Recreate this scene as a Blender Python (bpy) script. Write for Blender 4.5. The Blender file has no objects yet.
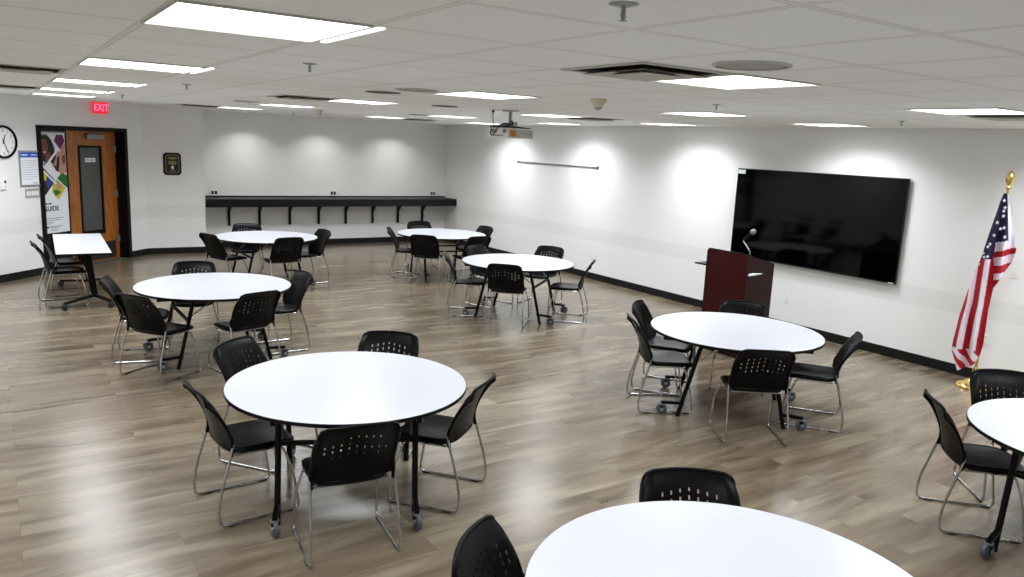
import bpy, math, random
from mathutils import Vector, Matrix
random.seed(7)
PI = math.pi
SC = bpy.context.scene
COL = SC.collection

# ------------------------------------------------------------------ materials
def srgb(r, g, b):
    f = lambda c: ((c/255+.055)/1.055)**2.4 if c > 10 else c/255/12.92
    return (f(r), f(g), f(b), 1)

MATS = {}
def mat(name, col, rough=.5, metal=0, spec=.5, emit=None, es=0, coat=0):
    m = bpy.data.materials.new(name); m.use_nodes = True
    b = m.node_tree.nodes['Principled BSDF']
    b.inputs['Base Color'].default_value = col
    b.inputs['Roughness'].default_value = rough
    b.inputs['Metallic'].default_value = metal
    b.inputs['Specular IOR Level'].default_value = spec
    b.inputs['Coat Weight'].default_value = coat
    if emit:
        b.inputs['Emission Color'].default_value = emit
        b.inputs['Emission Strength'].default_value = es
    MATS[name] = m
    return m

def noise_bump(m, scale, strength, dist=.002, detail=3):
    nt = m.node_tree; b = nt.nodes['Principled BSDF']
    tc = nt.nodes.new('ShaderNodeTexCoord')
    n = nt.nodes.new('ShaderNodeTexNoise'); n.inputs['Scale'].default_value = scale; n.inputs['Detail'].default_value = detail
    bp = nt.nodes.new('ShaderNodeBump'); bp.inputs['Strength'].default_value = strength; bp.inputs['Distance'].default_value = dist
    nt.links.new(tc.outputs['Object'], n.inputs['Vector'])
    nt.links.new(n.outputs['Fac'], bp.inputs['Height']); nt.links.new(bp.outputs['Normal'], b.inputs['Normal'])

mat('black_plastic', srgb(5, 5, 6), .34, spec=.11); noise_bump(MATS['black_plastic'], 400, .12, .0005)
mat('plate_grey', srgb(112, 108, 96), .8, spec=.2)
mat('black_seat', srgb(5, 5, 6), .26, spec=.13); noise_bump(MATS['black_seat'], 200, .06, .0005)
mat('chrome', (.46, .46, .46, 1), .16, 1)
mat('glide', srgb(15, 15, 15), .5)
mat('white_laminate', srgb(200, 202, 210), .28, spec=.45)
mat('black_edge', srgb(4, 4, 5), .4, spec=.15)
mat('black_steel', srgb(4, 4, 5), .38, spec=.15)
mat('grey_steel', srgb(150, 152, 155), .35, .6)
mat('wheel_grey', srgb(68, 75, 82), .4)
mat('wheel_black', srgb(22, 22, 23), .5)
mat('black_base', srgb(14, 14, 15), .5, spec=.3)
mat('black_counter', srgb(12, 12, 15), .42, spec=.3); noise_bump(MATS['black_counter'], 60, .1, .001)
mat('black_trim', srgb(5, 5, 5), .5, spec=.2)
mat('white_plastic', srgb(240, 240, 238), .4)
mat('off_white', srgb(214, 208, 178), .5)
mat('light_grey', srgb(190, 190, 186), .5)
mat('disc_grey', srgb(168, 166, 160), .8)
mat('vent_dark', srgb(16, 16, 12), .9, spec=.1)
mat('vent_white', srgb(196, 194, 184), .6)
mat('mahogany', srgb(50, 4, 6), .32, spec=.2)
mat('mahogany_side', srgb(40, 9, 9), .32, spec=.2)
mat('brass', (.83, .60, .20, 1), .2, 1)
mat('oak_pole', srgb(176, 132, 66), .35)
mat('flag_red', srgb(166, 8, 30), .75)
mat('flag_white', srgb(222, 210, 220), .75)
mat('flag_blue', srgb(14, 18, 54), .75)
mat('flag_hem', srgb(206, 206, 226), .75)
mat('silver', srgb(150, 152, 154), .3, .7)
mat('dark_metal', srgb(60, 58, 54), .4, .5)
mat('tv_frame', srgb(8, 8, 9), .3)
mat('tv_screen', srgb(2, 2, 3), .06, spec=.16)
mat('glass_grey', srgb(86, 90, 90), .12, spec=.5)
mat('dark_glass', srgb(16, 16, 15), .1)
mat('carpet_dark', srgb(66, 66, 64), .95); noise_bump(MATS['carpet_dark'], 300, .4)
mat('paper', srgb(238, 242, 248), .7)
mat('paper_blue', srgb(40, 96, 196), .7)
mat('ink', srgb(22, 22, 26), .7)
mat('ink_grey', srgb(120, 125, 135), .7)
mat('orange', srgb(196, 128, 20), .5)
mat('purple', srgb(112, 22, 92), .6)
mat('green', srgb(18, 110, 50), .6)
mat('yellow', srgb(206, 196, 40), .6)
mat('skin_brown', srgb(120, 70, 52), .6)
mat('skin_light', srgb(196, 150, 130), .6)
mat('hair', srgb(24, 17, 15), .6)
mat('blue_cloth', srgb(48, 60, 130), .6)
mat('teal_cloth', srgb(146, 170, 176), .6)
mat('gold_ink', srgb(170, 150, 104), .5)
mat('exit_face', (.25, .0, .01, 1), .4, emit=(1, .01, .03, 1), es=.7)
mat('exit_letter', (.8, .05, .08, 1), .4, emit=(1, .045, .09, 1), es=5)
mat('lamp', (1, 1, 1, 1), .5, emit=(.955, .98, 1.0, 1), es=3.2)
mat('reflection_strip', (1, 1, 1, 1), .5, emit=(.955, .98, 1.0, 1), es=2.2)  # self-lit strip imitating a reflection of the lamp
mat('downlight', (1, 1, 1, 1), .5, emit=(1, .97, .93, 1), es=4)

# door wood
m = mat('oak_door', srgb(168, 98, 34), .38, coat=.15)
nt = m.node_tree; b = nt.nodes['Principled BSDF']
tc = nt.nodes.new('ShaderNodeTexCoord'); mp = nt.nodes.new('ShaderNodeMapping'); mp.inputs['Scale'].default_value = (14, 14, 1.2)
ns = nt.nodes.new('ShaderNodeTexNoise'); ns.inputs['Scale'].default_value = 3; ns.inputs['Detail'].default_value = 5
cr = nt.nodes.new('ShaderNodeValToRGB'); cr.color_ramp.elements[0].color = srgb(138, 76, 24); cr.color_ramp.elements[1].color = srgb(186, 114, 46)
cr.color_ramp.elements[0].position = .3; cr.color_ramp.elements[1].position = .7
for a, c in ((tc.outputs['Object'], mp.inputs['Vector']), (mp.outputs[0], ns.inputs['Vector']), (ns.outputs['Fac'], cr.inputs[0]), (cr.outputs[0], b.inputs['Base Color'])): nt.links.new(a, c)

# floor: greyish brown vinyl planks running along X
m = mat('floor_planks', (.3, .26, .21, 1), .4, spec=.85)
nt = m.node_tree; b = nt.nodes['Principled BSDF']; L = nt.links.new
tc = nt.nodes.new('ShaderNodeTexCoord')
br = nt.nodes.new('ShaderNodeTexBrick')
br.offset = .37; br.inputs['Scale'].default_value = 1; br.inputs['Brick Width'].default_value = 1.22; br.inputs['Row Height'].default_value = .18
br.inputs['Mortar Size'].default_value = .0012; br.inputs['Mortar Smooth'].default_value = .3; br.inputs['Bias'].default_value = 0
br.inputs['Color1'].default_value = (.0, .0, .0, 1); br.inputs['Color2'].default_value = (1, 1, 1, 1); br.inputs['Mortar'].default_value = (.5, .5, .5, 1)
L(tc.outputs['Object'], br.inputs['Vector'])
mp = nt.nodes.new('ShaderNodeMapping'); mp.inputs['Scale'].default_value = (.7, 4.2, 1); L(tc.outputs['Object'], mp.inputs['Vector'])
# shift grain per plank
add = nt.nodes.new('ShaderNodeVectorMath'); add.operation = 'MULTIPLY_ADD'; add.inputs[1].default_value = (.9, 1.6, 1)
L(br.outputs['Color'], add.inputs[0]); L(mp.outputs[0], add.inputs[2])
n1 = nt.nodes.new('ShaderNodeTexNoise'); n1.inputs['Scale'].default_value = 1.3; n1.inputs['Detail'].default_value = 5; n1.inputs['Roughness'].default_value = .55; n1.inputs['Distortion'].default_value = .5
L(add.outputs[0], n1.inputs['Vector'])
mp2 = nt.nodes.new('ShaderNodeMapping'); mp2.inputs['Scale'].default_value = (2.5, 60, 1); L(tc.outputs['Object'], mp2.inputs['Vector'])
n2 = nt.nodes.new('ShaderNodeTexNoise'); n2.inputs['Scale'].default_value = 1; n2.inputs['Detail'].default_value = 3; L(mp2.outputs[0], n2.inputs['Vector'])
cr = nt.nodes.new('ShaderNodeValToRGB'); e = cr.color_ramp.elements
e[0].position = .28; e[0].color = srgb(80, 68, 53); e[1].position = .74; e[1].color = srgb(146, 134, 114)
x = cr.color_ramp.elements.new(.5); x.color = srgb(113, 100, 83)
L(n1.outputs['Fac'], cr.inputs[0])
mx = nt.nodes.new('ShaderNodeMix'); mx.data_type = 'RGBA'; mx.blend_type = 'MULTIPLY'; mx.inputs[0].default_value = .22
cr2 = nt.nodes.new('ShaderNodeValToRGB'); cr2.color_ramp.elements[0].position = .3; cr2.color_ramp.elements[0].color = (.55, .55, .55, 1); cr2.color_ramp.elements[1].position = .6
L(n2.outputs['Fac'], cr2.inputs[0]); L(cr.outputs[0], mx.inputs[6]); L(cr2.outputs[0], mx.inputs[7])
mx2 = nt.nodes.new('ShaderNodeMix'); mx2.data_type = 'RGBA'; mx2.blend_type = 'MULTIPLY'; mx2.inputs[0].default_value = 1
cr3 = nt.nodes.new('ShaderNodeValToRGB'); cr3.color_ramp.elements[0].color = (.95, .95, .95, 1); cr3.color_ramp.elements[1].color = (1, 1, 1, 1)
L(br.outputs['Color'], cr3.inputs[0]); L(mx.outputs[2], mx2.inputs[6]); L(cr3.outputs[0], mx2.inputs[7])
mx3 = nt.nodes.new('ShaderNodeMix'); mx3.data_type = 'RGBA'; L(br.outputs['Fac'], mx3.inputs[0]); L(mx2.outputs[2], mx3.inputs[6]); mx3.inputs[7].default_value = srgb(92, 81, 66)
L(mx3.outputs[2], b.inputs['Base Color'])
rr = nt.nodes.new('ShaderNodeMapRange'); rr.inputs['To Min'].default_value = .17; rr.inputs['To Max'].default_value = .29; L(n1.outputs['Fac'], rr.inputs['Value']); L(rr.outputs[0], b.inputs['Roughness'])
bp = nt.nodes.new('ShaderNodeBump'); bp.inputs['Strength'].default_value = .25; bp.inputs['Distance'].default_value = .002; L(n2.outputs['Fac'], bp.inputs['Height']); L(bp.outputs[0], b.inputs['Normal'])

# walls: off-white paint with a slightly greyer painted band
m = mat('wall_paint', srgb(236, 237, 236), .65, spec=.3)
nt = m.node_tree; b = nt.nodes['Principled BSDF']; L = nt.links.new
tc = nt.nodes.new('ShaderNodeTexCoord'); sp = nt.nodes.new('ShaderNodeSeparateXYZ'); L(tc.outputs['Object'], sp.inputs[0])
a1 = nt.nodes.new('ShaderNodeMath'); a1.operation = 'SUBTRACT'; a1.inputs[1].default_value = .79; L(sp.outputs['Z'], a1.inputs[0])
a2 = nt.nodes.new('ShaderNodeMath'); a2.operation = 'ABSOLUTE'; L(a1.outputs[0], a2.inputs[0])
a3 = nt.nodes.new('ShaderNodeMath'); a3.operation = 'LESS_THAN'; a3.inputs[1].default_value = .11; L(a2.outputs[0], a3.inputs[0])
mx = nt.nodes.new('ShaderNodeMix'); mx.data_type = 'RGBA'; mx.inputs[6].default_value = srgb(236, 237, 236); mx.inputs[7].default_value = srgb(229, 230, 229)
L(a3.outputs[0], mx.inputs[0]); L(mx.outputs[2], b.inputs['Base Color'])

# ceiling tiles: grid of T-bars
LAMP_W, LAMP_SPREAD = 29, 142
GX, GY, SX, SY = 1.1491, 3.9653, .6442, .6484
HC = 2.693
m = mat('ceiling_tiles', srgb(246, 247, 246), .9, spec=.2)
nt = m.node_tree; b = nt.nodes['Principled BSDF']; L = nt.links.new
tc = nt.nodes.new('ShaderNodeTexCoord'); sp = nt.nodes.new('ShaderNodeSeparateXYZ'); L(tc.outputs['Object'], sp.inputs[0])
def M(op, a, b_=None):
    n = nt.nodes.new('ShaderNodeMath'); n.operation = op
    for i, v in enumerate((a, b_)):
        if v is None: continue
        if isinstance(v, (int, float)): n.inputs[i].default_value = v
        else: L(v, n.inputs[i])
    return n.outputs[0]
def dist(sock, org, step):
    t = M('DIVIDE', M('SUBTRACT', sock, org), step)
    return M('MULTIPLY', M('ABSOLUTE', M('SUBTRACT', M('FRACT', M('ADD', t, .5)), .5)), step)
d = M('MINIMUM', dist(sp.outputs['X'], GX, SX), dist(sp.outputs['Y'], GY, SY))
bar = M('LESS_THAN', d, .012); gap_shadow = M('LESS_THAN', M('ABSOLUTE', M('SUBTRACT', d, .014)), .0025)  # thin shadow lines along the T-bars are painted into the colour
mxa = nt.nodes.new('ShaderNodeMix'); mxa.data_type = 'RGBA'; mxa.inputs[6].default_value = srgb(246, 247, 246); mxa.inputs[7].default_value = srgb(236, 236, 234); L(bar, mxa.inputs[0])
mxb = nt.nodes.new('ShaderNodeMix'); mxb.data_type = 'RGBA'; L(mxa.outputs[2], mxb.inputs[6]); mxb.inputs[7].default_value = srgb(208, 208, 204); L(gap_shadow, mxb.inputs[0])
L(mxb.outputs[2], b.inputs['Base Color'])

# ------------------------------------------------------------------ mesh helpers
class MB:
    def __init__(s): s.v = []; s.f = []; s.mi = []; s.sm = []; s.mats = []
    def _m(s, m):
        if m not in s.mats: s.mats.append(m)
        return s.mats.index(m)
    def add(s, vs, fs, m=None, smooth=False, X=None):
        o = len(s.v); k = s._m(m)
        for p in vs:
            p = Vector(p)
            if X is not None: p = X @ p
            s.v.append(tuple(p))
        for f in fs: s.f.append([o+i for i in f]); s.mi.append(k); s.sm.append(smooth)
        return s
    def box(s, x0, x1, y0, y1, z0, z1, m=None, X=None):
        vs = [(x, y, z) for z in (z0, z1) for x, y in ((x0, y0), (x1, y0), (x1, y1), (x0, y1))]
        return s.add(vs, [(3, 2, 1, 0), (4, 5, 6, 7), (0, 1, 5, 4), (1, 2, 6, 5), (2, 3, 7, 6), (3, 0, 4, 7)], m, False, X)
    def lathe(s, prof, n=32, m=None, X=None, smooth=True, cap=True):
        vs = []; fs = []
        for r, z in prof:
            for i in range(n): a = 2*PI*i/n; vs.append((r*math.cos(a), r*math.sin(a), z))
        for k in range(len(prof)-1):
            for i in range(n):
                j = (i+1) % n; fs.append((k*n+i, k*n+j, (k+1)*n+j, (k+1)*n+i))
        s.add(vs, fs, m, smooth, X)
        if cap:
            o = len(prof)-1
            s.add([vs[i] for i in range(n)][::-1], [tuple(range(n))], m, False, X)
            s.add([vs[o*n+i] for i in range(n)], [tuple(range(n))], m, False, X)
        return s
    def tube(s, pts, r, n=10, m=None, X=None, cap=True):
        P = [Vector(p) for p in pts]; rings = []; up = None
        for i, p in enumerate(P):
            t = (P[min(i+1, len(P)-1)]-P[max(i-1, 0)]).normalized()
            if up is None:
                up = t.cross(Vector((0, 0, 1)) if abs(t.z) < .9 else Vector((1, 0, 0))).normalized()
            else:
                up = (up - t*up.dot(t)).normalized()
            w = t.cross(up)
            rings.append([p+up*(r*math.cos(2*PI*k/n))+w*(r*math.sin(2*PI*k/n)) for k in range(n)])
        vs = [v for rg in rings for v in rg]
        fs = [(i*n+k, i*n+(k+1) % n, (i+1)*n+(k+1) % n, (i+1)*n+k) for i in range(len(P)-1) for k in range(n)]
        s.add(vs, fs, m, True, X)
        if cap:
            s.add(rings[0][::-1], [tuple(range(n))], m, False, X); s.add(rings[-1], [tuple(range(n))], m, False, X)
        return s
    def bar(s, a, b, w, h, m=None, X=None):
        a, b = Vector(a), Vector(b); t = (b-a).normalized()
        u = t.cross(Vector((0, 0, 1)) if abs(t.z) < .95 else Vector((0, 1, 0))).normalized(); k = t.cross(u)
        vs = [q+u*(sx*w/2)+k*(sy*h/2) for q in (a, b) for sx, sy in ((-1, -1), (1, -1), (1, 1), (-1, 1))]
        return s.add(vs, [(3, 2, 1, 0), (4, 5, 6, 7), (0, 1, 5, 4), (1, 2, 6, 5), (2, 3, 7, 6), (3, 0, 4, 7)], m, False, X)
    def prism(s, poly, z0, z1, m=None, X=None):
        n = len(poly)
        vs = [(x, y, z0) for x, y in poly]+[(x, y, z1) for x, y in poly]
        return s.add(vs, [tuple(range(n))[::-1], tuple(range(n, 2*n))]+[(i, (i+1) % n, n+(i+1) % n, n+i) for i in range(n)], m, False, X)
    def plate(s, poly, y0, y1, m=None):      # poly in local XZ, extruded along Y
        n = len(poly)
        vs = [(x, y0, z) for x, z in poly]+[(x, y1, z) for x, z in poly]
        return s.add(vs, [tuple(range(n)), tuple(range(n, 2*n))[::-1]]+[(i, n+i, n+(i+1) % n, (i+1) % n) for i in range(n)], m)
    def build(s, name, material=None, parent=None, bevel=0, fix=False):
        me = bpy.data.meshes.new(name); me.from_pydata(s.v, [], s.f)
        for k in s.mats: me.materials.append(MATS[k] if k else MATS[material])
        if len(s.mats) > 1: me.polygons.foreach_set('material_index', s.mi)
        me.polygons.foreach_set('use_smooth', s.sm); me.update()
        o = bpy.data.objects.new(name, me); COL.objects.link(o)
        if parent: o.parent = parent
        if bevel:
            b = o.modifiers.new('bevel', 'BEVEL'); b.width = bevel; b.segments = 2; b.limit_method = 'ANGLE'; b.angle_limit = math.radians(50)
        return o

def catmull(pts, n=6):
    P = [Vector(p) for p in pts]; out = []
    for i in range(len(P)-1):
        a = P[i-1] if i else P[i]*2-P[i+1]; b, c = P[i], P[i+1]; d = P[i+2] if i+2 < len(P) else P[i+1]*2-P[i]
        for k in range(n):
            t = k/n
            out.append(.5*((2*b)+(c-a)*t+(2*a-5*b+4*c-d)*t*t+(3*b-a-3*c+d)*t**3))
    out.append(P[-1]); return out

def rounded(pts, r, n=5):
    P = [Vector(p) for p in pts]; out = [P[0]]
    for i in range(1, len(P)-1):
        a = (P[i-1]-P[i]); c = (P[i+1]-P[i]); k = min(r, a.length*.45, c.length*.45)
        A = P[i]+a.normalized()*k; B = P[i]+c.normalized()*k
        for j in range(n+1):
            t = j/n; out.append(A*(1-t)**2+P[i]*2*t*(1-t)+B*t*t)
    out.append(P[-1]); return out

def tag(o, label, cat, group=None, kind=None):
    if label: o['label'] = label
    if cat: o['category'] = cat
    if group: o['group'] = group
    if kind: o['kind'] = kind
    return o
def empty(name, loc, rz=0):
    o = bpy.data.objects.new(name, None); COL.objects.link(o); o.location = loc; o.rotation_euler = (0, 0, rz); o.empty_display_size = .1
    return o
def copy_tree(o, parent=None):
    c = o.copy(); COL.objects.link(c)
    if parent: c.parent = parent
    for ch in list(o.children): copy_tree(ch, c)
    return c
def struct(o): o['kind'] = 'structure'; return o
def text(name, body, size, material, parent, loc, rot=(PI/2, 0, 0), align='CENTER', ext=.0008, bold=0):
    cu = bpy.data.curves.new(name, 'FONT'); cu.body = body; cu.size = size; cu.extrude = ext; cu.align_x = align; cu.align_y = 'CENTER'; cu.offset = bold
    cu.materials.append(MATS[material])
    tmp = bpy.data.objects.new(name, cu); COL.objects.link(tmp); bpy.context.view_layer.update()
    me = bpy.data.meshes.new_from_object(tmp.evaluated_get(bpy.context.evaluated_depsgraph_get())); bpy.data.objects.remove(tmp); bpy.data.curves.remove(cu)
    me.name = name
    o = bpy.data.objects.new(name, me); COL.objects.link(o); o.location = loc; o.rotation_euler = rot
    if parent: o.parent = parent
    return o

# ------------------------------------------------------------------ room
XR, YB, YS, XL, YF = 8.848, 16.197, 15.60, -3.0, -2.6
W = .15
struct(MB().box(XL-W, XR+W, YF-W, YB+W, -.1, 0).build('floor', 'floor_planks'))
struct(MB().box(XL-W, XR+W, YF-W, YB+W, HC, HC+.1).build('ceiling', 'ceiling_tiles'))
struct(MB().box(XR, XR+W, YF, YB+W, 0, HC).build('wall_right', 'wall_paint'))
struct(MB().box(3.34, XR, YB, YB+W, 0, HC).build('wall_back', 'wall_paint'))
struct(MB().box(2.20, 3.34, YS, YS+W, 0, HC).box(3.24, 3.34, YS+W, YB+W, 0, HC).build('wall_alcove', 'wall_paint'))
struct(MB().box(XL-W, XL, YF, 10.3, 0, HC).build('wall_left', 'wall_paint'))
struct(MB().box(XL-W, XR+W, YF-W, YF, 0, HC).build('wall_front', 'wall_paint'))
# 45 degree wall with the door; local X runs along the wall, -Y faces the room
DW = Matrix.Translation((0, 13.3, 0)) @ Matrix.Rotation(PI/4, 4, 'Z')
S0, S1, ZT, DEP = .88, 2.74, 2.22, .17      # opening
wd = MB().box(-4.28, S0, 0, W+.1, 0, HC).box(S1, 3.253, 0, W+.1, 0, HC).box(S0, S1, 0, W+.1, ZT, HC).build('wall_door', 'wall_paint')
wd.matrix_world = DW; struct(wd)
struct(MB().box(XR-.014, XR, YF, YB, 0, .115).build('baseboard_right', 'black_base', bevel=.004))
struct(MB().box(3.34, XR-.014, YB-.014, YB, 0, .115).build('baseboard_back', 'black_base', bevel=.004))
struct(MB().box(2.306, 3.34, YS-.014, YS, 0, .115).build('baseboard_alcove', 'black_base', bevel=.004))
struct(MB().box(XL, XL+.014, YF, 10.3, 0, .115).build('baseboard_left', 'black_base', bevel=.004))
o = MB().box(-4.24, S0-.07, -.014, 0, 0, .115).box(S1+.07, 3.25, -.014, 0, 0, .115).build('baseboard_door', 'black_base', bevel=.004); o.matrix_world = DW; struct(o)
o = MB().box(S0-.07, S0+.01, -.02, .2, 0, ZT+.06).box(S1-.012, S1+.07, -.02, .255, 0, ZT+.06).box(S0+.01, S1-.012, -.02, .2, ZT-.006, ZT+.06).build('trim_1', 'black_trim', bevel=.003); o.matrix_world = DW; struct(o)
o = MB().box(S0, S1, .0, .24, .0, .006).build('trim_2', 'carpet_dark'); o.matrix_world = DW; struct(o)
# sidelight of the doorway (dark glass)
SD = empty('window_1', (0, 0, 0)); SD.matrix_world = DW; struct(SD)
MB().box(S0, 1.56, DEP+.012, DEP+.022, .1, ZT-.0).build('pane', 'dark_glass', SD)
MB().box(1.54, 1.60, DEP-.005, DEP+.05, .006, ZT).box(S0, 1.54, DEP-.005, DEP+.05, .006, .10).build('window_frame', 'black_trim', SD)
# door leaf
DR = empty('door_1', (0, 0, 0)); DR.matrix_world = DW; struct(DR)
a0, a1 = 1.605, 2.725; g0, g1, gz0, gz1 = 1.86, 2.36, .50, 1.955
MB().box(a0, g0, DEP, DEP+.045, .01, ZT-.004).box(g1, a1, DEP, DEP+.045, .01, ZT-.004).box(g0, g1, DEP, DEP+.045, gz1, ZT-.004).box(g0, g1, DEP, DEP+.045, .01, gz0).build('door_leaf', 'oak_door', DR)
fr = MB()
for x0, x1, z0, z1 in ((g0-.02, g0+.015, gz0, gz1), (g1-.015, g1+.02, gz0, gz1), (g0-.02, g1+.02, gz1-.015, gz1+.02), (g0-.02, g1+.02, gz0-.02, gz0+.05)):
    fr.box(x0, x1, DEP-.012, DEP+.02, z0, z1)
fr.build('glazing_frame', 'black_trim', DR)
MB().box(g0, g1, DEP+.012, DEP+.022, gz0, gz1).build('pane', 'glass_grey', DR)
sg = MB().box(2.0, 2.24, DEP+.006, DEP+.010, 1.70, 1.77).build('door_sign', 'paper', DR)
MB().box(2.03, 2.10, DEP+.005, DEP+.006, 1.728, 1.742).box(2.11, 2.21, DEP+.005, DEP+.006, 1.728, 1.742).build('lettering', 'ink_grey', sg)
MB().box(a0+.03, a1-.10, DEP-.003, DEP, .03, .33).build('kick_plate', 'dark_metal', DR)
cl = MB().box(2.0, 2.38, DEP-.06, DEP, 2.085, 2.155).build('door_closer', 'silver', DR, bevel=.006)
MB().bar((2.05, DEP-.05, 2.165), (2.42, DEP-.02, 2.195), .025, .008).build('closer_arm', 'silver', cl)
for z in (.35, 1.15, 1.92):
    MB().lathe([(.012, -.06), (.012, .06)], 12, None, Matrix.Translation((a1-.006, DEP-.008, z))).box(a1-.07, a1-.006, DEP-.002, DEP, z-.06, z+.06).build('hinge', 'silver', DR)

def on_door_wall(name, s, z, y=0.0):
    o = bpy.data.objects.new(name, None); COL.objects.link(o); o.empty_display_size = .1
    o.matrix_world = DW @ Matrix.Translation((s, y, z)); return o

# banner standing in front of the sidelight
bn = on_door_wall('photo_banner', 1.225, 0, DEP-.035)
tag(bn, 'tall white poster banner with coloured photo diamonds and the word GUIDE, beside the wooden door', 'banner')
bw = .305
MB().box(-bw, bw, 0, .004, .60, 2.17).build('sheet', 'paper', bn)
MB().box(-bw-.01, bw+.005, -.004, .012, 2.165, 2.185).build('top_rail', 'silver', bn)
MB().box(-.012, .012, .006, .022, .008, 2.17).box(-.2, .2, -.02, .02, .007, .03).build('stand_pole', 'dark_metal', bn)
ph = MB()
def pl(poly, m, lay): ph.plate(poly, -.0006-.0004*lay, .0, m)
zc = 1.60   # top of white lower area
pl([(-bw, 1.16), (-.16, 1.28), (-bw, 1.42)], 'paper', 1)
pl([(-bw, 1.60), (-bw, 2.15), (-.05, 2.15), (.10, 1.93), (-.12, 1.64), (-.22, 1.74)], 'teal_cloth', 1)      # photo of a woman
pl([(-.26, 1.78), (-.27, 2.02), (-.20, 2.12), (-.08, 2.13), (.02, 2.07), (.07, 1.92), (.10, 1.80), (.05, 1.68), (-.03, 1.74), (-.10, 1.70), (-.18, 1.74)], 'hair', 2)
pl([(-.19, 2.05), (-.13, 2.08), (-.07, 2.05), (-.05, 1.96), (-.07, 1.86), (-.12, 1.81), (-.17, 1.84), (-.20, 1.95)], 'skin_brown', 3)
pl([(-.16, 1.99), (-.13, 2.0), (-.13, 1.985), (-.16, 1.98)], 'hair', 4); pl([(-.10, 2.0), (-.07, 1.99), (-.07, 1.98), (-.10, 1.985)], 'hair', 4); pl([(-.15, 1.875), (-.09, 1.875), (-.12, 1.855)], 'paper', 4)
pl([(-.10, 1.82), (-.02, 1.88), (.0, 1.78), (-.06, 1.72), (-.12, 1.72)], 'skin_brown', 4)
pl([(.13, 2.14), (.26, 2.14), (.30, 2.04), (.19, 1.90), (.07, 2.03)], 'purple', 2)
pl([(.13, 1.90), (bw, 1.98+.03), (bw, 1.55), (.20, 1.50), (.03, 1.64), (-.04, 1.74)], 'skin_light', 1)
pl([(.10, 1.66), (.12, 1.78), (.17, 1.82), (.16, 1.68), (.14, 1.56), (.08, 1.60)], 'hair', 2)
pl([(.04, 1.66), (.10, 1.66), (.12, 1.56), (.08, 1.58)], 'purple', 2)
pl([(.22, 1.80), (.29, 1.84), (.29, 1.70), (.23, 1.68)], 'skin_brown', 2)
pl([(bw, 1.50), (bw, 1.30), (.24, 1.34), (.10, 1.46), (.20, 1.54)], 'green', 3)
pl([(-bw, 1.62), (-.22, 1.68), (.06, 1.42), (-.14, 1.22), (-.22, 1.16), (-bw, 1.12)], 'hair', 1)
pl([(-.26, 1.60), (-.21, 1.66), (-.18, 1.52), (-.22, 1.38)], 'skin_light', 2)
pl([(-.16, 1.60), (-.06, 1.52), (-.10, 1.40), (-.17, 1.44)], 'yellow', 2)
pl([(-.10, 1.54), (.05, 1.42), (-.02, 1.34), (-.10, 1.30), (-.14, 1.38)], 'blue_cloth', 3)
pl([(.0, 1.36), (.10, 1.44), (.26, 1.30), (.10, 1.12), (-.02, 1.24)], 'yellow', 2)
pl([(.04, 1.36), (.12, 1.40), (.20, 1.32), (.08, 1.27)], 'skin_light', 3)
pl([(.0, 1.28), (.10, 1.27), (.16, 1.24), (.10, 1.20), (.04, 1.18)], 'green', 4)
pl([(-.27, .98), (-.18, 1.02), (-.15, .94), (-.22, .90)], 'yellow', 2)
# white separating lines
for p, q_ in (((-bw, 1.68), (.12, 1.18+.0)), ((-.16, 1.62), (.20, 2.02)), ((-.05, 2.15), (bw, 1.68+.02))):
    (x0, z0), (x1, z1) = p, q_
ph.plate([(-bw, 1.70), (-bw, 1.665), (.06, 1.36), (.08, 1.385)], -.003, -.0, 'paper')
ph.plate([(-.17, 1.625), (-.14, 1.61), (.16, 1.90), (.13, 1.92)], -.003, -.0, 'paper')
ph.plate([(-.06, 2.15), (-.02, 2.15), (.20, 1.90), (.18, 1.87)], -.003, -.0, 'paper')
ph.build('photo_collage', 'paper', bn)
text('lettering', 'GUIDE', .105, 'ink', bn, (-.06, -.002, .985), bold=.002)
MB().box(-.20, -.13, -.0012, 0, 1.055, 1.075).box(-.115, -.05, -.0012, 0, 1.055, 1.075).build('heading_print', 'ink', bn)
tx = MB()
for z, x0, x1 in ((.83, -.22, .18), (.80, -.22, .12), (.765, -.22, -.02), (.745, -.22, -.08), (.70, -.12, .16), (.68, -.12, .10)):
    tx.box(x0, x1, -.001, 0, z, z+.008, 'ink_grey')
tx.box(-.17, -.13, -.001, 0, .68, .71, 'ink')
for x in (-.10, -.06, -.02, .02): tx.box(x, x+.022, -.001, 0, .635, .655, 'ink_grey')
tx.build('small_print', 'ink_grey', bn)

# clock
ck = on_door_wall('wall_clock', .19, 2.018)
tag(ck, 'round white wall clock with black rim above the thermostat', 'clock')
RX = Matrix.Rotation(PI/2, 4, 'X')
MB().lathe([(.205, .0), (.232, .01), (.236, .03), (.225, .045), (.205, .042), (.203, .018)], 48, None, RX, cap=False).build('rim', 'black_plastic', ck)
MB().lathe([(.206, .0), (.206, .02)], 48, None, RX).build('face', 'white_plastic', ck)
for i in range(12):
    a = PI/2-2*PI*(i+1)/12
    text('numeral', str(i+1), .042, 'ink', ck, (.158*math.cos(a), -.0215, .158*math.sin(a)))
tk = MB()
for i in range(60):
    a = 2*PI*i/60; r0 = .18 if i % 5 == 0 else .188
    tk.bar((r0*math.cos(a), -.021, r0*math.sin(a)), (.196*math.cos(a), -.021, .196*math.sin(a)), .002, .004)
tk.build('minute_marks', 'ink', ck)
MB().bar((-.01, -.025, -.03), (.035, -.025, .105), .004, .012).build('hour_hand', 'ink', ck)
MB().bar((-.02, -.029, .05), (.065, -.029, -.155), .004, .009).build('minute_hand', 'ink', ck)
MB().lathe([(.01, .02), (.01, .034)], 12, None, RX).build('hub', 'ink', ck)

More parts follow.
